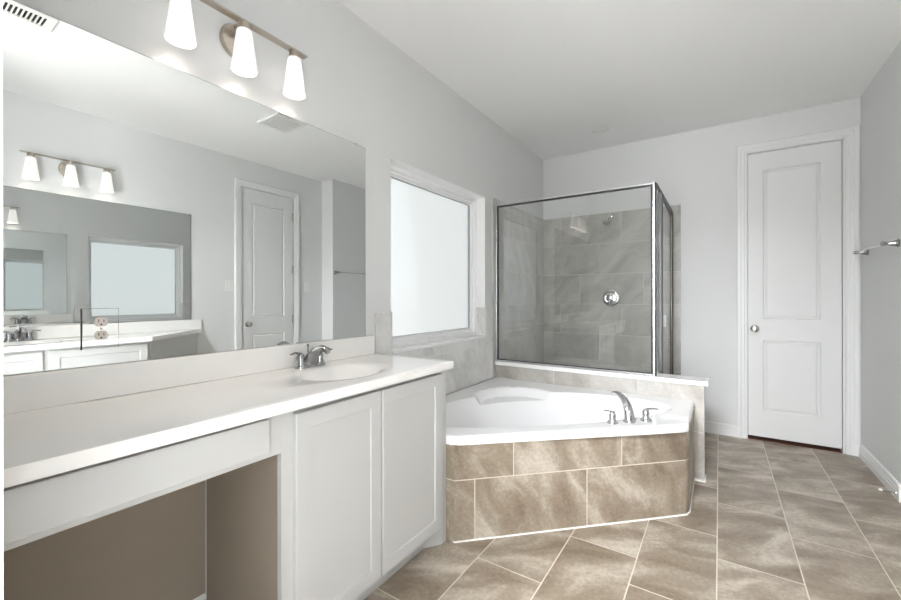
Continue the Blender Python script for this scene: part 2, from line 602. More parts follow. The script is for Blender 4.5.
# shower curb and pan
g = MB(); g.box((1.19, 3.245, 0), (1.315, YB - 0.012, 0.10), 0.004)
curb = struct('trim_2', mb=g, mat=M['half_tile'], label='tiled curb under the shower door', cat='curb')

# ---- baseboards
BASE = [(0, 0), (0.016, 0), (0.016, 0.045), (0.013, 0.05), (0.013, 0.068), (0.010, 0.073), (0.010, 0.088), (0.005, 0.098), (0, 0.10)]


def baseboard(mb, p, q, n):
    """profile swept from p to q (plan points on the wall face); n = outward normal"""
    mb.rings([[(e[0] + n[0] * a, e[1] + n[1] * a, b) for a, b in BASE] for e in (p, q)])


g = MB(); baseboard(g, (1.331, YB), (1.757, YB), (0, -1))
struct('baseboard_back', mb=g, mat=M['trim'], label='white baseboard on the far wall left of the door', cat='baseboard')
g = MB(); baseboard(g, (XR, YC), (XR, YB - 0.022), (-1, 0)); baseboard(g, (XR - 0.016, YC), (XW, YC), (0, -1))
baseboard(g, (XW, 3.12), (XW, YC), (-1, 0)); baseboard(g, (XW, 2.0), (XW, 2.32), (-1, 0))
struct('baseboard_right', mb=g, mat=M['trim'], label='white stepped baseboard along the right wall', cat='baseboard')
g = MB(); baseboard(g, (0.0085, YE + 0.001), (0.0085, 0.749), (1, 0))
struct('baseboard_left', mb=g, mat=M['trim'], label='white baseboard at the back of the knee space', cat='baseboard')

# ---- doors
CAS = [(0.0, 0.0), (0.0, 0.010), (0.006, 0.014), (0.020, 0.014), (0.024, 0.018), (0.044, 0.018), (0.048, 0.022), (0.068, 0.022), (0.074, 0.018), (0.074, 0.0)]


def casing(mb, a1, a2, ztop, place):
    """mitred three-sided casing; place(a, proj, z) -> point"""
    loops = []
    for o, p in CAS:
        loops.append([place(a1 - o, p, 0.0), place(a1 - o, p, ztop + o), place(a2 + o, p, ztop + o), place(a2 + o, p, 0.0)])
    mb.rings(loops, False, False, closed=False)
    # ends on the floor
    for k in (0, 3):
        vs = [mb.bm.verts.new(l[k]) for l in loops]
        mb.bm.faces.new(vs)


def door_leaf(mb, a1, a2, z1, z2, t, place, panels):
    """moulded two panel leaf; a along the wall, depth 0 = front face, t = thickness (positive = away)"""
    def bx(p, q, d0, d1, bev=0.0):
        A, B = place(p[0], d0, p[1]), place(q[0], d1, q[1])
        mb.box(A, B, bev)
    bx((a1, z1), (a2, z2), -0.014, -t)
    xs1, xs2 = panels[0][0], panels[0][1]
    bx((a1, z1), (xs1, z2), 0, -0.0145, 0.0)
    bx((xs2, z1), (a2, z2), 0, -0.0145, 0.0)
    zs = [z1] + [z for p in panels for z in (p[2], p[3])] + [z2]
    for i in range(0, len(zs), 2):
        bx((xs1, zs[i]), (xs2, zs[i + 1]), 0, -0.0145)
    for (p1, p2, q1, q2) in panels:
        m = 0.028
        outer = [place(p1, 0, q1), place(p2, 0, q1), place(p2, 0, q2), place(p1, 0, q2)]
        def lp(i, d):
            return [place(p1 + i, d, q1 + i), place(p2 - i, d, q1 + i), place(p2 - i, d, q2 - i), place(p1 + i, d, q2 - i)]
        mb.rings([lp(0.0, 0.0), lp(0.007, -0.0115), lp(0.016, -0.0115), lp(m, -0.003)], False, True)


def knob_at(parent, c, n):
    mb = MB()
    mb.lathe(c, n, [(0.031, 0), (0.031, 0.004), (0.026, 0.008), (0.012, 0.010), (0.010, 0.028), (0.017, 0.034), (0.026, 0.042), (0.028, 0.052), (0.023, 0.060), (0.010, 0.064)], 24)
    k = obj('knob', mb, M['satin'], parent, smooth=True)
    k['label'] = 'round satin nickel knob'
    return k


# far door
d1 = struct('door_1', loc=((DX1 + DX2) / 2, YB, 0), label='tall white two panel door in the far wall', cat='door')
pl = lambda a, p, z: (a, YB - p, z)
g = MB(); casing(g, DX1 - 0.004, DX2 + 0.020, DZ + 0.006, pl); obj('casing', g, M['trim'], d1)
g = MB()
g.box((DX1 - 0.014, YB + 0.001, 0), (DX1 - 0.004, YB + 0.119, DZ + 0.012)); g.box((DX2 + 0.004, YB + .001, 0), (DX2 + 0.014, YB + 0.119, DZ + 0.012)); g.box((DX1 - .004, YB + .001, DZ + .003), (DX2 + .004, YB + .119, DZ + .012))
obj('jamb', g, M['trim'], d1)
pd = lambda a, p, z: (a, YB + 0.010 - p, z)
g = MB(); door_leaf(g, DX1, DX2 - 0.001, 0.030, DZ, 0.035, pd, [(1.936, 2.300, 0.250, 0.852), (1.936, 2.300, 1.030, 2.290)])
leaf = obj('door_leaf', g, M['door'], d1)
knob_at(leaf, (1.880, YB + 0.010, 0.945), (0, -1, 0))
g = MB(); g.box((DX1, YB + .001, 0.0), (DX2, YB + 0.11, 0.006)); obj('threshold', g, M['red'], d1)

# door in the right wall, seen in the mirror
d2 = struct('door_2', loc=(XW, (OY1 + OY2) / 2, 0), label='white two panel door with three hinges, reflected in the mirror', cat='door')
pl2 = lambda a, p, z: (XW - p, a, z)
g = MB(); casing(g, OY1 - 0.004, OY2 + 0.004, DZ - 0.005, pl2); obj('casing', g, M['trim'], d2)
pd2 = lambda a, p, z: (XW + 0.004 - p, a, z)
g = MB(); door_leaf(g, OY1 + .002, OY2 - .002, 0.012, DZ - 0.008, 0.035, pd2, [(OY1 + .12, OY2 - .12, 0.25, 0.80), (OY1 + .12, OY2 - .12, 1.0, 2.28)])
leaf2 = obj('door_leaf', g, M['door'], d2)
knob_at(leaf2, (XW + 0.004, OY1 + 0.068, 0.92), (-1, 0, 0))
for z in (0.97 - 0.02, 1.56, 2.20):
    g = MB(); g.box((XW - 0.006, OY2 - 0.014, z - 0.05), (XW + 0.002, OY2 + 0.002, z + 0.05)); g.lathe((XW - 0.006, OY2 - 0.004, z - 0.052), (0, 0, 1), [(0.006, 0), (0.006, 0.104)], 10)
    h = obj('hinge', g, M['nickel'], d2)
    h['label'] = 'dark nickel hinge'


# ------------------------------------------------------------------ basin slabs (worktop bowl and bathtub)
def basin_slab(mb, centre, outline_r, boundary, zfun, lip, nseg=160, deck=18, bowl=26, corner_round=0.0):
    """polar slab: deck from a polygon boundary to the basin outline, then the bowl; zfun(x,y,t) height, t<0 deck, 0..1 bowl"""
    cx, cy = centre
    angs = set(round(2 * pi * i / nseg, 6) for i in range(nseg))
    for bx, by in boundary:
        angs.add(round(atan2(by - cy, bx - cx) % (2 * pi), 6))
    angs = sorted(angs)

    def rb(a):
        best = None
        dx, dy = cos(a), sin(a)
        n = len(boundary)
        for i in range(n):
            x1, y1 = boundary[i]; x2, y2 = boundary[(i + 1) % n]
            ex, ey = x2 - x1, y2 - y1
            den = dx * ey - dy * ex
            if abs(den) < 1e-12:
                continue
            t = ((x1 - cx) * ey - (y1 - cy) * ex) / den
            s = ((x1 - cx) * dy - (y1 - cy) * dx) / den
            if t > 0 and -1e-6 <= s <= 1 + 1e-6:
                best = t if best is None else max(best, t)
        return best
    R = []
    for a in angs:
        R.append((a, rb(a), outline_r(a)))
    rings = []
    for d in lip:
        rings.append([(cx + cos(a) * (b - d[0]), cy + sin(a) * (b - d[0]), zfun(cx + cos(a) * (b - 0.02), cy + sin(a) * (b - 0.02), -1) + d[1]) for a, b, o in R])
    for k in range(1, deck + 1):
        f = k / deck
        rg = []
        for a, b, o in R:
            b2 = b - lip[-1][0]
            r = b2 + (o - b2) * f
            x, y = cx + cos(a) * r, cy + sin(a) * r
            rg.append((x, y, zfun(x, y, -1 + f)))
        rings.append(rg)
    for k in range(1, bowl + 1):
        f = k / bowl
        rg = []
        for a, b, o in R:
            r = o * (1 - f * 0.985)
            x, y = cx + cos(a) * r, cy + sin(a) * r
            rg.append((x, y, zfun(x, y, f)))
        rings.append(rg)
    mb.rings(rings, False, True)


def sstep(x):
    x = max(0.0, min(1.0, x))
    return x * x * (3 - 2 * x)


# ---- bathtub
def u2xy(u, v):
    return ((u - v) / sqrt(2), (u + v) / sqrt(2))


half_pts = [(2.2, .868), (2.5, .885), (2.75, .925), (2.93, .99), (3.02, 1.08), (2.99, 1.21), (2.86, 1.36), (2.62, 1.52), (2.4, 1.59), (2.2, 1.605)]
ctl = half_pts + [(4.4 - p[0], p[1]) for p in reversed(half_pts[1:-1])]


def catmull(pts, n):
    out = []
    m = len(pts)
    for i in range(m):
        p0, p1, p2, p3 = [Vector(pts[(i + k) % m]) for k in (-1, 0, 1, 2)]
        for j in range(n):
            t = j / n
            out.append(0.5 * ((2 * p1) + (p2 - p0) * t + (2 * p0 - 5 * p1 + 4 * p2 - p3) * t * t + (3 * p1 - p0 - 3 * p2 + p3) * t ** 3))
    return out


tub_out = [u2xy(*p) for p in catmull(ctl, 10)]
TC = u2xy(2.2, 1.22)


def tub_r(a):
    dx, dy = cos(a), sin(a)
    n = len(tub_out)
    best = 0.1
    for i in range(n):
        x1, y1 = tub_out[i]; x2, y2 = tub_out[(i + 1) % n]
        ex, ey = x2 - x1, y2 - y1
        den = dx * ey - dy * ex
        if abs(den) < 1e-12:
            continue
        t = ((x1 - TC[0]) * ey - (y1 - TC[1]) * ex) / den
        s = ((x1 - TC[0]) * dy - (y1 - TC[1]) * dx) / den
        if t > 0 and 0 <= s <= 1:
            best = max(best, t)
    return best


def tub_z(x, y, t):
    u, v = (x + y) / sqrt(2), (y - x) / sqrt(2)
    z = DK
    if t > 0:
        r = sstep(t / 0.36)
        z -= 0.012 * sstep(t / 0.04) + 0.40 * r
    # moulded corner seat dipping into the deck
    e = ((u - 2.15) / 0.30) ** 2 + ((v - 1.50) / 0.30) ** 2
    if e < 1.0 and v > 1.38:
        s = DK - 0.055 * sstep((1 - sqrt(e)) / 0.16) * sstep((v - 1.38) / 0.10)
        z = min(z, s)
    return z


TB = [(0.012, 1.667), (0.515, 1.667), (0.545, 1.680), (1.470, 2.528), (1.488, 2.560), (1.488, 3.126), (0.012, 3.126)]
tub = thing('bathtub', 'white corner bathtub set in a taupe tiled surround below the window', 'bathtub', (0.75, 2.4, 0))
g = MB()
basin_slab(g, TC, tub_r, TB, tub_z, [(0.012, -0.046), (0.002, -0.046), (0.0, -0.042), (0.0, -0.010), (0.003, -0.004), (0.009, 0.0)], nseg=220, deck=22, bowl=34)
shell = obj('tub_shell', g, M['acrylic'], tub, smooth=True, angle=40)
g = MB()
g.prism([(0.012, 1.670), (0.534, 1.670), (1.474, 2.602), (1.486, 2.64), (1.486, 3.126), (0.012, 3.126), (0.012, 3.10), (1.46, 3.10), (1.46, 2.64), (0.51, 1.70), (0.012, 1.70)], 0.0, 0.482)
ap = obj('tiled_apron', g, M['apron_tile'], tub)
ap['label'] = 'taupe stone tiled front'
g = MB()
g.prism([(0.525, 1.668), (0.538, 1.667), (1.480, 2.598), (1.492, 2.64), (1.492, 3.11), (1.486, 3.11), (1.486, 2.64), (1.474, 2.603)], 0.0, 0.006)
obj('grout_bead', g, M['splash'], ap)
q = u2xy(2.2, 1.22)
g = MB(); g.lathe((q[0], q[1], DK - 0.413), (0, 0, 1), [(0.035, 0), (0.035, 0.004), (0.025, 0.006), (0.0, 0.006)], 20)
obj('drain', g, M['chrome'], shell)

# ---- tub filler
D = Vector((0.7071, 0.7071, 0)); Nn = Vector((-0.7071, 0.7071, 0))
fc = Vector((1.212, 2.408, DK))
tf = thing('tub_faucet', 'chrome three piece tub filler with curved spout on the tub rim', 'faucet', fc)
g = MB()
g.lathe(fc, (0, 0, 1), [(0.032, 0), (0.032, 0.006), (0.027, 0.012)], 24)
path = [(0.0, 0.004), (0.001, 0.03), (0.006, 0.058), (0.020, 0.088), (0.045, 0.114), (0.080, 0.131), (0.115, 0.136), (0.145, 0.130), (0.158, 0.122)]
ps = [fc + Nn * a_ + Vector((0, 0, b_)) for a_, b_ in path]
rd = [0.028, 0.027, 0.026, 0.0245, 0.0225, 0.020, 0.017, 0.0135, 0.010]
sq = [0.95, 0.9, 0.8, 0.7, 0.62, 0.55, 0.5, 0.5, 0.5]
g.tube(ps, rd, 18, sq, ref=Nn)
obj('spout', g, M['chrome'], tf, smooth=True, angle=60)
for s in (-1, 1):
    b = fc + D * (0.104 * s)
    g = MB()
    g.lathe(b, (0, 0, 1), [(0.029, 0), (0.029, 0.005), (0.021, 0.012), (0.016, 0.022), (0.019, 0.036), (0.018, 0.050), (0.012, 0.062), (0.004, 0.066)], 24)
    h = obj('handle', g, M['chrome'], tf, smooth=True, angle=60)
    g = MB()
    dirv = (D * s * 0.9 + Nn * (0.35 if s < 0 else -0.15)).normalized()
    p0 = b + Vector((0, 0, 0.060))
    g.tube([p0 - dirv * 0.012, p0 + dirv * 0.012 + Vector((0, 0, .004)), p0 + dirv * 0.04 + Vector((0, 0, .006)), p0 + dirv * 0.066 + Vector((0, 0, .003)), p0 + dirv * 0.072], [0.007, 0.0095, 0.0085, 0.007, 0.003], 12, 0.6)
    obj('lever', g, M['chrome'], h, smooth=True, angle=60)


# ------------------------------------------------------------------ vanity on the left wall
def shaker(mb, a1, a2, z1, z2, f, place, rail=0.055, rec=0.007, t=0.02):
    """recessed-panel door: frame thickness t with a flat field set back by rec"""
    def bx(p, q, d0, d1):
        A, B = place(p[0], d0, p[1]), place(q[0], d1, q[1])
        mb.box(A, B)
    def lp(i, d):
        return [place(a1 + i, d, z1 + i), place(a2 - i, d, z1 + i), place(a2 - i, d, z2 - i), place(a1 + i, d, z2 - i)]
    mb.rings([lp(0, f - t), lp(0, f - 0.003), lp(0.003, f), lp(rail, f), lp(rail + 0.003, f - rec), lp(rail + 0.006, f - rec)], True, True)


XF = 0.489              # face frame front
px = lambda a, d, z: (d, a, z)
van = thing('sink_cabinet', 'white two door sink cabinet at the near end of the bathtub', 'cabinet', (0.25, 1.2, 0))
g = MB()
g.box((0.002, 0.758, 0.10), (XF - .0205, 0.770, 0.864)); g.box((0.002, 1.644, 0.10), (XF - .0205, 1.662, 0.864))
g.box((0.002, 0.770, 0.10), (XF - .02, 1.632, 0.118)); g.box((0.002, .77, .118), (.012, 1.632, .864))
for a, b in (((0.752, .10), (0.800, .864)), ((1.600, .10), (1.664, .864)), ((0.80, .10), (1.60, .135)), ((0.80, .80), (1.60, .864)), ((1.165, .135), (1.205, .80))):
    g.box((XF - .02, a[0], a[1]), (XF, b[0], b[1]))
obj('body', g, M['cab'], van)
for a1, a2 in ((0.792, 1.181), (1.188, 1.604)):
    g = MB(); shaker(g, a1, a2, 0.100, 0.846, XF + 0.020, px)
    obj('door', g, M['cab'], van)
g = MB(); g.box((0.425, 0.758, 0.0), (0.437, 1.56, 0.0995)); g.box((0.002, .758, 0), (.425, .77, .0995)); g.box((0.002, 1.644, 0), (.4295, 1.662, .0995))
g.prism([(0.430, 1.548), (0.437, 1.551), (0.488, 1.622), (0.488, 1.664), (0.430, 1.664)], 0.0, 0.10)
obj('toe_kick', g, M['cab'], van)
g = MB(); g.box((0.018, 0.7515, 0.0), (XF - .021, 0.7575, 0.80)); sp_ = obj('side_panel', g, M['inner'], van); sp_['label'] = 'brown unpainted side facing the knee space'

knee = thing('knee_space_apron', 'white false drawer front bridging the open knee space under the worktop', 'vanity apron', (0.4, 0.45, 0.73))
g = MB(); g.box((XF - 0.02, YE + 0.001, 0.731), (XF, 0.7515, 0.864))
obj('rail', g, M['cab'], knee)
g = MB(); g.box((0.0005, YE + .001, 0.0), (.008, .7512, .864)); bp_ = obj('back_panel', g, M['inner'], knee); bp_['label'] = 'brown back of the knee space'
g = MB(); g.box((XF, YE + 0.001, 0.750), (XF + 0.018, 0.703, 0.852), 0.003); obj('drawer_front', g, M['cab'], knee)

SKC = (0.29, 1.17)


def sink_r(a):
    return 1 / sqrt((cos(a) / 0.155) ** 2 + (sin(a) / 0.20) ** 2)


def sink_z(x, y, t):
    if t <= 0:
        return CT
    return CT - 0.004 * sstep(t / 0.06) - 0.135 * sstep((t - 0.02) / 0.62)


ct = thing('vanity_countertop', 'long glossy white vanity worktop with integrated oval sink', 'countertop', (0.26, 0.9, 0.865))
g = MB()
basin_slab(g, SKC, sink_r, [(0.002, YE + .001), (0.5287, YE + .001), (0.5287, 1.674), (0.002, 1.674)], sink_z, [(0.02, -0.035), (0.0, -0.035), (0.0, -0.003), (0.002, -0.0006), (0.005, 0.0)], nseg=120, deck=5, bowl=24)
top = obj('worktop', g, M['counter'], ct, smooth=True, angle=30)
g = MB(); g.lathe((SKC[0] - .02, SKC[1], CT - 0.138), (0, 0, 1), [(0.024, 0), (0.024, 0.004), (0.015, 0.006), (0.0, 0.006)], 20); obj('drain', g, M['chrome'], top)
g = MB(); g.box((0.002, YE + .001, CT + .0005), (0.021, 1.641, 1.004), 0.003); tag(obj('backsplash', g, M['splash'], origin=(0.01, 0.9, CT)), 'white marble backsplash strip along the back of the near worktop', 'backsplash')


def small_faucet(name, label, loc, rotz):
    f = thing(name, label, 'faucet', loc, rotz, 'two handle sink faucets')
    g = MB()
    # base plate: stadium
    n = 16
    st = [(0.026 * cos(a), 0.052 + 0.026 * sin(a)) for a in [pi * i / n for i in range(n + 1)]] + [(0.026 * cos(a), -0.052 + 0.026 * sin(a)) for a in [pi + pi * i / n for i in range(n + 1)]]
    g.rings([[(x * k, y * k, z) for x, y in st] for k, z in ((1, 0), (1, 0.008), (0.92, 0.014), (0.8, 0.016))])
    obj('base_plate', g, M['dark_chrome'], f, smooth=True, world=False)
    g = MB()
    g.tube([(0.0, 0, 0.010), (0.004, 0, 0.030), (0.020, 0, 0.054), (0.050, 0, 0.076), (0.085, 0, 0.088), (0.112, 0, 0.084), (0.124, 0, 0.072)], [0.036, 0.034, 0.031, 0.027, 0.0225, 0.018, 0.013], 18, [.9, .85, .8, .75, .7, .7, .8], ref=(-1, 0, 0))
    obj('spout', g, M['dark_chrome'], f, smooth=True, world=False, angle=60)
    g = MB(); g.lathe((-0.018, 0, 0.014), (0, 0, 1), [(0.003, 0), (0.003, 0.075), (0.006, 0.078), (0.006, 0.088), (0.002, 0.09)], 12)
    obj('lift_rod', g, M['dark_chrome'], f, smooth=True, world=False)
    for s in (-1, 1):
        g = MB(); g.lathe((0, 0.052 * s, 0.012), (0, 0, 1), [(0.022, 0), (0.021, 0.01), (0.016, 0.018), (0.018, 0.034), (0.015, 0.048), (0.004, 0.054)], 20)
        h = obj('handle', g, M['dark_chrome'], f, smooth=True, world=False, angle=60)
        g = MB()
        d = Vector((0.25, s, 0)).normalized()
        p0 = Vector((0, 0.052 * s, 0.060))
        g.tube([p0 - d * 0.012, p0 + d * 0.006 + Vector((0, 0, .006)), p0 + d * 0.032 + Vector((0, 0, .012)), p0 + d * 0.058 + Vector((0, 0, .008)), p0 + d * .064 + Vector((0, 0, .006))], [0.006, 0.009, 0.0085, 0.007, 0.003], 12, 0.6)
        obj('lever', g, M['dark_chrome'], h, smooth=True, world=False, angle=60)
    return f


small_faucet('sink_faucet', 'chrome two handle faucet behind the oval sink on the near worktop', (0.065, 1.18, CT), 0)


# ---- mirrors
def mirror(name, label, x0, x1, y0, y1, z0, z1, clips, sgn):
    m = thing(name, label, 'mirror', ((x0 + x1) / 2, (y0 + y1) / 2, z0))
    g = MB(); g.box((x0, y0, z0), (x1, y1, z1)); obj('mirror_glass', g, M['mirror'], m)
    g = MB()
    b = 0.0012
    xa, xb = min(x0, x1), max(x0, x1) + 0.0002
    if sgn < 0:
        xa, xb = min(x0, x1) - 0.0002, max(x0, x1)
    g.box((xa, y0, z1), (xb, y1, z1 + b)); g.box((xa, y1, z0), (xb, y1 + b, z1 + b))
    obj('polished_edge', g, M['edge'], m)
    for y in clips:
        g = MB(); g.box((x0, y - 0.006, z1 - 0.006), (x1 + 0.002 * sgn, y + 0.006, z1 + 0.006), 0.001); obj('clip', g, M['clip'], m)
    return m


mirror('vanity_mirror', 'long frameless mirror over the near vanity on the left wall', 0.0005, 0.006, YE + .001, 1.584, 1.0055, 2.039, (1.52,), 1)

# outlet on a mirrored plate
mo = thing('mirror_outlet', 'duplex outlet on a mirrored plate set into the long mirror', 'outlet', (0.008, 0.441, 1.12))
g = MB(); g.box((0.0062, 0.397, 1.058), (0.0110, 0.486, 1.182), 0.0006); obj('mirrored_plate', g, M['mirror'], mo)
g = MB(); g.box((0.0062, 0.3945, 1.0565), (0.0100, 0.3968, 1.1835)); g.box((0.0062, 0.4865, 1.0575), (0.0085, 0.4873, 1.183)); g.box((0.0062, 0.397, 1.1823), (0.0085, 0.486, 1.1833))
obj('plate_edge', g, M['gasket'], mo)
for z in (1.141, 1.099):
    g = MB()
    n = 28
    pts = []
    for i in range(n):
        a = 2 * pi * i / n
        pts.append((0.0172 * cos(a), max(-0.0142, min(0.0142, 0.0172 * sin(a)))))
    g.rings([[(0.0105, 0.442 + y, z + q) for y, q in pts], [(0.0125, 0.442 + y, z + q) for y, q in pts], [(0.0130, 0.442 + .95 * y, z + .95 * q) for y, q in pts]])
    rc = obj('receptacle', g, M['almond'], mo)
    g = MB(); g.box((0.0128, 0.4345, z - 0.001), (0.0133, 0.4365, z + 0.008)); g.box((0.0128, 0.4475, z - .001), (0.0133, 0.4495, z + .007)); g.lathe((0.0128, 0.442, z - 0.008), (1, 0, 0), [(0.0026, 0), (0.0026, .0005)], 12)
    obj('slots', g, M['dark'], rc)
g = MB(); g.lathe((0.0108, 0.442, 1.12), (1, 0, 0), [(0.003, 0), (0.0028, 0.001), (0.001, .0016)], 12); obj('screw', g, M['nickel'], mo)


# ---- vanity lights
def vanity_light(name, label, loc, rotz):
    L = thing(name, label, 'wall light', loc, rotz, 'three shade vanity lights')
    g = MB()
    n = 40
    def oval(k, x):
        return [(x, 0.058 * k * cos(2 * pi * i / n), -0.052 + 0.066 * k * sin(2 * pi * i / n)) for i in range(n)]
    g.rings([oval(1, 0.001), oval(1, 0.010), oval(.93, 0.018), oval(.8, .021), oval(.1, .022)])
    obj('backplate', g, M['nickel'], L, smooth=True, world=False)
    g = MB(); g.lathe((0.02, 0, -0.070), (1, 0, 0), [(0.005, 0), (0.005, 0.006), (0.002, 0.009)], 12); obj('finial', g, M['nickel'], L, smooth=True, world=False)
    g = MB(); g.box((0.020, -0.011, -0.012), (0.062, 0.011, 0.004), 0.002); obj('arm', g, M['nickel'], L, world=False)
    g = MB(); g.box((0.058, -0.283, -0.003), (0.091, 0.283, 0.004), 0.001); obj('bar', g, M['nickel'], L, world=False)
    for k in (-1, 0, 1):
        y = 0.2245 * k
        g = MB(); g.lathe((0.0745, y, -0.002), (0, 0, -1), [(0.020, 0), (0.0205, 0.001), (0.0205, 0.012), (0.022, 0.013), (0.022, 0.030), (0.020, 0.032)], 24)
        cup = obj('socket_cup', g, M['nickel'], L, smooth=True, world=False)
        g = MB()
        prof = [(0.020, 0.0), (0.0255, 0.002), (0.0285, 0.009), (0.031, 0.03), (0.0385, 0.09), (0.0455, 0.145), (0.0475, 0.158), (0.0465, 0.1615), (0.0445, 0.1605), (0.0425, 0.145), (0.0355, 0.09), (0.028, 0.03), (0.025, 0.014)]
        g.lathe((0.0745, y, -0.031), (0, 0, -1), prof, 32, False, False)
        sh = obj('glass_shade', g, M['shade'], L, smooth=True, world=False)
        sh['label'] = 'lit tapered white glass shade'
        g = MB(); g.lathe((0.0745, y, -0.034), (0, 0, -1), [(0.010, 0), (0.010, 0.010), (0.014, 0.018), (0.018, 0.028), (0.019, 0.036), (0.016, 0.046), (0.009, 0.052), (0.002, 0.054)], 20)
        obj('bulb', g, M['bulb'], cup, smooth=True, world=False)
        ld = bpy.data.lights.new('bulb_light', 'POINT')
        ld.energy = BULB_W
        ld.color = (1.0, 0.88, 0.74)
        ld.shadow_soft_size = 0.022
        lo = bpy.data.objects.new('bulb_light', ld)
        COL.objects.link(lo)
        lo.parent = L
        lo.location = (0.0745, y, -0.112)
    return L


vanity_light('vanity_light', 'three shade brushed nickel wall light above the long near mirror', (0.0, 0.867, 2.300), 0)

# ------------------------------------------------------------------ vanity on the right wall (seen in the mirror)
XO = XW - 0.485
pxo = lambda a, d, z: (XW - d, a, z)
ov = thing('corner_cut_cabinet', 'white cabinet with an angled end, reflected in the mirror beside the outlet', 'cabinet', (XW - .25, 1.0, 0))
g = MB()
g.prism([(XW - .002, YE + .001), (XW - .012, YE + .001), (XW - .012, 1.92), (XO + .012, 1.372), (XO + .012, YE + .001), (XO, YE + .001), (XO, 1.375), (XW - .025, 1.935), (XW - .002, 1.935)], 0.10, 0.864)
obj('body', g, M['cab'], ov)
g = MB(); g.prism([(XW - .002, YE + .001), (XO + .05, YE + .001), (XO + .05, 1.36), (XW - .02, 1.885), (XW - .002, 1.885)], 0.0, 0.10); obj('toe_kick', g, M['cab'], ov)
for a1, a2 in ((0.165, 0.30), (0.31, 0.742), (0.775, 1.350)):
    g = MB(); shaker(g, a1, a2, 0.12, 0.846, XW - XO + 0.020, pxo, rail=0.05); obj('door', g, M['cab'], ov)

oc = thing('angled_countertop', 'white worktop with a clipped corner, reflected in the mirror', 'countertop', (XW - .26, 1.0, 0.865))
SK2 = (XW - 0.29, 0.70)


def sink2_z(x, y, t):
    return sink_z(x, y, t)


g = MB()
basin_slab(g, SK2, sink_r, [(XW - .002, YE + .001), (XW - .002, 1.977), (XW - .010, 1.977), (XO - .045, 1.372), (XO - .045, YE + .001)], sink2_z, [(0.02, -0.035), (0.0, -0.035), (0.0, -0.003), (0.002, -0.0006), (0.005, 0.0)], nseg=100, deck=5, bowl=20)
obj('worktop', g, M['counter'], oc, smooth=True, angle=30)
g = MB(); g.box((XW - .021, YE + .001, CT + .0005), (XW - .002, 1.977, 0.998), .003); tag(obj('backsplash', g, M['splash'], origin=(XW - .01, 0.9, CT)), 'white marble backsplash strip reflected under the opposite mirror', 'backsplash')
small_faucet('sink_faucet', 'chrome two handle faucet reflected at the lower left of the long mirror', (XW - 0.065, 0.70, CT), pi)
mirror('wall_mirror', 'second mirror on the opposite wall, reflected inside the long mirror', XW - .0005, XW - .006, YE + .001, 1.886, 0.9995, 2.037, (1.86,), -1)
vanity_light('vanity_light', 'three shade wall light over the opposite mirror, seen as a reflection', (XW, 0.984, 2.300), pi)


# light switches on the right wall
def switch(y, label, gang):
    s = thing('light_switch', label, 'light switch', (XW, y, 1.345), 0, 'switch plates beside the hinged door')
    w2 = 0.036 * gang + 0.003
    g = MB(); g.box((XW - 0.006, y - w2, 1.345 - 0.058), (XW - .0003, y + w2, 1.345 + 0.058), 0.002); obj('wall_plate', g, M['plastic'], s)
    for k in range(gang):
        yy = y + (k - (gang - 1) / 2) * 0.046
        g = MB(); g.box((XW - 0.010, yy - 0.008, 1.345 - 0.016), (XW - 0.005, yy + 0.008, 1.345 + 0.016), 0.0015); obj('rocker', g, M['plastic'], s)


switch(2.262, 'white switch plate reflected left of the hinged door', 1)
switch(3.225, 'white switch plate reflected right of the hinged door', 1)


# ------------------------------------------------------------------ shower
YS = 3.132              # glass line over the half wall
XS = 1.256
ZC, ZT = 0.664, 2.017
se = thing('shower_enclosure', 'clear glass shower enclosure with bright metal framing on the low tiled wall', 'shower enclosure', (0.7, 3.4, 0.664))
g = MB(); g.box((0.03, YS - .003, ZC + .012), (XS - .012, YS + .003, ZT - .015)); obj('front_glass', g, M['glass'], se)
g = MB()
g.box((0.013, YS - .012, ZC), (XS - .016, YS + .012, ZC + 0.014), .002)
g.box((0.013, YS - .012, ZT - 0.012), (XS - .016, YS + .012, ZT), .002)
g.box((0.0135, YS - .012, ZC + .014), (0.026, YS + .012, ZT - .012), .002)
ff = obj('front_frame', g, M['alu'], se)
g = MB()
for a, b in (((0.026, ZC + .014), (0.036, ZT - .012)), ((XS - .026, ZC + .014), (XS - .016, ZT - .012)), ((.036, ZC + .014), (XS - .026, ZC + .020)), ((.036, ZT - .023), (XS - .026, ZT - .012))):
    g.box((a[0], YS - .010, a[1]), (b[0], YS + .010, b[1]))
obj('front_gasket', g, M['gasket'], ff)
g = MB(); g.box((XS - 0.014, YS - 0.014, ZC), (XS - 0.001, YS + 0.014, ZT + .002), .002); obj('corner_post', g, M['alu'], se)
g = MB(); g.box((XS - 0.001, YS - .010, ZC + .001), (XS + .007, YS + .020, ZT)); obj('corner_gasket', g, M['gasket'], se)
# return panel
g = MB(); g.box((XS - .010, YS + .020, ZT - .016), (XS + .012, YB - .0125, ZT), .002)
sf = obj('side_frame', g, M['side_alu'], se)
g = MB(); g.box((XS - .012, 3.27, 0.10), (XS + .012, YB - .036, 0.118), .002); obj('threshold', g, M['alu'], se)
g = MB(); g.box((XS - .014, YB - 0.036, 0.118), (XS + .014, YB - 0.0125, ZT - .016))
obj('side_gasket', g, M['gasket'], sf)
g = MB(); g.box((XS - .003, YS + .02, ZC + .01), (XS + .003, 3.36, ZT - .026)); obj('side_glass', g, M['glass'], se)
g = MB(); g.box((XS - .012, 3.360, ZC), (XS + .014, 3.384, ZT - .018), .002); obj('strike_post', g, M['side_alu'], se)
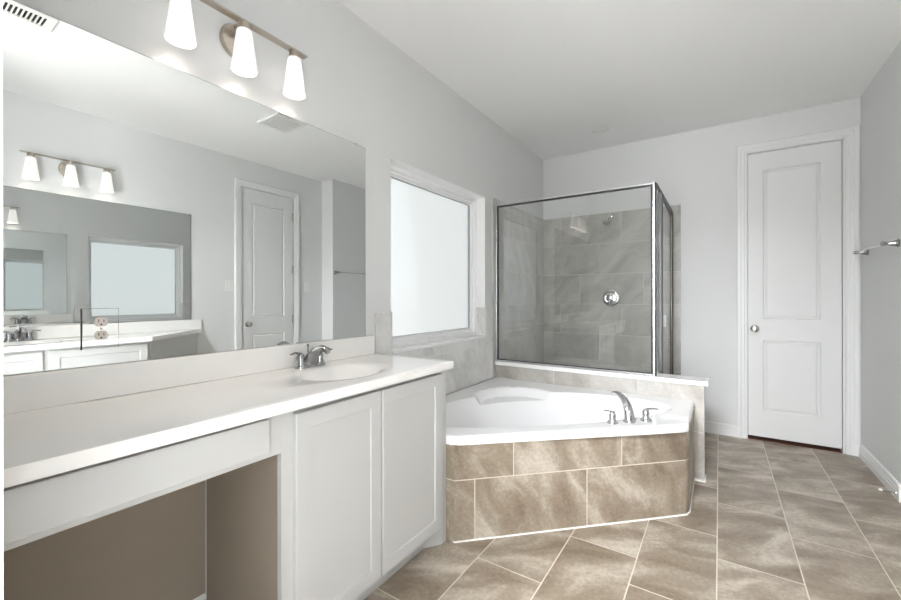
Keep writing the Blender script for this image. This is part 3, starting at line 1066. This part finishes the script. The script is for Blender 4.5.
# door
g = MB()
g.box((XS - .006, 3.390, 0.125), (XS + .018, 3.412, ZT - .024), .002)
g.box((XS - .010, 3.412, .125), (XS + .010, YB - .062, .147), .002); g.box((XS - .010, 3.412, ZT - .040), (XS + .010, YB - .062, ZT - .024), .002)
g.box((XS - .010, YB - .062, .125), (XS + .010, YB - .040, ZT - .024), .002)
sd = obj('door', g, M['side_alu'], se)
g = MB(); g.box((XS - .003, 3.412, .147), (XS + .003, YB - .062, ZT - .040)); obj('door_glass', g, M['glass'], sd)
g = MB(); g.box((XS + .010, 3.412, .147), (XS + .019, 3.422, ZT - .040)); g.box((XS + .010, YB - .066, .147), (XS + .016, YB - .040, ZT - .024)); g.box((XS + .018, 3.388, .125), (XS + .022, 3.394, ZT - .03))
obj('door_gasket', g, M['gasket'], sd)
g = MB(); g.box((XS + .003, 3.50, 0.985), (XS + .028, 3.535, 1.075), .003); hd = obj('handle', g, M['plastic'], sd); hd['label'] = 'small white pull handle'

pan = MB()
pan.box((0.014, 3.246, 0.0), (1.189, YB - .013, 0.03), .004)
po = obj('shower_pan', pan, M['acrylic'], origin=(0.6, 3.75, 0.0))
tag(po, 'white shower floor pan behind the low tiled wall', 'shower pan')

sv = thing('shower_valve', 'round chrome shower valve on the tiled far wall', 'shower valve', (0.718, YB - .012, 1.207))
c = (0.718, YB - .0122, 1.207)
g = MB(); g.lathe(c, (0, -1, 0), [(0.082, 0), (0.082, .004), (0.074, .010), (0.058, .012), (0.050, .010), (0.046, .012)], 36); obj('escutcheon', g, M['chrome'], sv, smooth=True)
g = MB(); g.lathe((c[0], c[1] - .012, c[2]), (0, -1, 0), [(0.030, 0), (0.030, .02), (0.024, .035), (0.022, .05), (0.01, .054)], 24)
g.tube([(c[0], c[1] - .05, c[2] - .005), (c[0] - .006, c[1] - .058, c[2] - .03), (c[0] - .010, c[1] - .058, c[2] - .065), (c[0] - .011, c[1] - .055, c[2] - .075)], [.011, .011, .009, .004], 12, .7)
obj('lever', g, M['chrome'], sv, smooth=True, angle=60)
shh = thing('shower_fixture', 'small shower head on a short arm high on the tiled far wall', 'shower head', (0.715, YB - .012, 2.035))
g = MB(); g.lathe((0.715, YB - .0122, 2.035), (0, -1, 0), [(0.030, 0), (0.030, .003), (0.022, .010), (0.012, .012)], 24); obj('flange', g, M['chrome'], shh, smooth=True)
g = MB(); g.tube([(0.715, YB - .02, 2.035), (0.715, YB - .06, 2.037), (0.715, YB - .10, 2.026), (0.713, YB - .13, 2.003), (.712, YB - .145, 1.985)], .0085, 12); obj('arm', g, M['chrome'], shh, smooth=True, angle=60)
g = MB(); g.lathe((0.712, YB - .140, 1.991), (0, -0.62, -0.78), [(0.010, 0), (0.014, .008), (0.014, .018), (0.022, .03), (0.036, .05), (0.038, .058), (0.034, .062), (0.01, .063)], 24)
obj('spray_head', g, M['satin'], shh, smooth=True)

# ------------------------------------------------------------------ right wall pieces
tb = thing('towel_bar', 'nickel towel bar on the right wall beside the far door', 'towel bar', (XR, 3.81, 1.54))
bx_ = XR - 0.066
for y in (3.512, 4.108):
    g = MB(); g.lathe((XR - .0003, y, 1.54), (-1, 0, 0), [(0.026, 0), (0.026, .004), (0.022, .007), (0.018, .018), (0.011, .042), (0.009, .050), (0.013, .056), (0.014, .066), (0.012, .076), (0.004, .080)], 20)
    obj('post', g, M['dark_chrome'], tb, smooth=True, angle=50)
g = MB(); g.tube([(bx_, 3.512, 1.54), (bx_, 4.108, 1.54)], 0.0045, 12); obj('rail', g, M['satin'], tb, smooth=True, angle=50)

ds = thing('door_stop', 'spring door stop with white tip on the right baseboard', 'door stop', (XR - .016, 3.50, 0.038))
g = MB()
ps = []
for i in range(121):
    a = i / 120 * 2 * pi * 14
    ps.append((XR - .016 - .003 - .058 * i / 120, 3.50 + .004 * cos(a), (.038 + .004 * sin(a))))
g.tube(ps, .0012, 6)
g.lathe((XR - .0158, 3.50, .038), (-1, 0, 0), [(.010, 0), (.009, .004), (.005, .006)], 14)
obj('spring', g, M['satin'], ds, smooth=True)
g = MB(); g.lathe((XR - .074, 3.50, .038), (-1, 0, 0), [(.006, 0), (.0085, .003), (.0085, .012), (.006, .015)], 14); obj('tip', g, M['rubber'], ds, smooth=True)

# ------------------------------------------------------------------ ceiling pieces
rl = thing('recessed_light', 'small round recessed ceiling light above the shower', 'ceiling light', (0.73, 3.79, CEIL))
g = MB(); g.lathe((.73, 3.79, CEIL - .0003), (0, 0, -1), [(0.085, 0), (0.085, .003), (0.078, .008), (0.062, .009), (0.058, .004)], 36, True, False); obj('trim_ring', g, M['plastic'], rl, smooth=True)
g = MB(); g.lathe((.73, 3.79, CEIL - .0005), (0, 0, -1), [(0.058, 0), (0.056, .006), (0.03, .011), (0.0, .012)], 30); obj('lens', g, M['lens'], rl, smooth=True)

ev = thing('exhaust_vent', 'square white exhaust fan grille on the ceiling, seen in the mirror', 'vent', (1.55, 2.105, CEIL))
g = MB()
for a, b in (((1.395, 1.965), (1.71, 1.99)), ((1.395, 2.22), (1.71, 2.245)), ((1.395, 1.99), (1.425, 2.22)), ((1.68, 1.99), (1.71, 2.22))):
    g.box((a[0], a[1], CEIL - .014), (b[0], b[1], CEIL - .0003), .003)
evf = obj('frame', g, M['plastic'], ev)
g = MB()
for i in range(17):
    y = 1.996 + i * 0.0136
    g.box((1.425, y, CEIL - .012), (1.68, y + .0035, CEIL - .002))
obj('grille', g, M['plastic'], evf)
g = MB(); g.box((1.425, 1.99, CEIL - .0018), (1.68, 2.22, CEIL - .0004)); obj('backing', g, M['edge'], ev)

rv = thing('ceiling_register', 'white slatted air register on the ceiling at the top left of the mirror', 'vent', (1.49, 0.46, CEIL))
g = MB()
RX0, RX1, RY0, RY1 = 1.385, 1.575, 0.285, 0.640
for a, b in (((RX0, RY0), (RX1, RY0 + .03)), ((RX0, RY1 - .03), (RX1, RY1)), ((RX0, RY0 + .03), (RX0 + .03, RY1 - .03)), ((RX1 - .055, RY0 + .03), (RX1, RY1 - .03))):
    g.box((a[0], a[1], CEIL - .012), (b[0], b[1], CEIL - .0003), .002)
rvf = obj('frame', g, M['plastic'], rv)
g = MB()
ny = 16
for i in range(ny + 1):
    y = RY0 + .03 + (RY1 - RY0 - .066) * i / ny
    g.box((RX0 + .03, y, CEIL - .010), (RX1 - .055, y + .006, CEIL - .002))
obj('slats', g, M['plastic'], rvf)
g = MB(); g.box((RX0 + .03, RY0 + .03, CEIL - .0018), (RX1 - .055, RY1 - .03, CEIL - .0004)); obj('backing', g, M['dark'], rv)
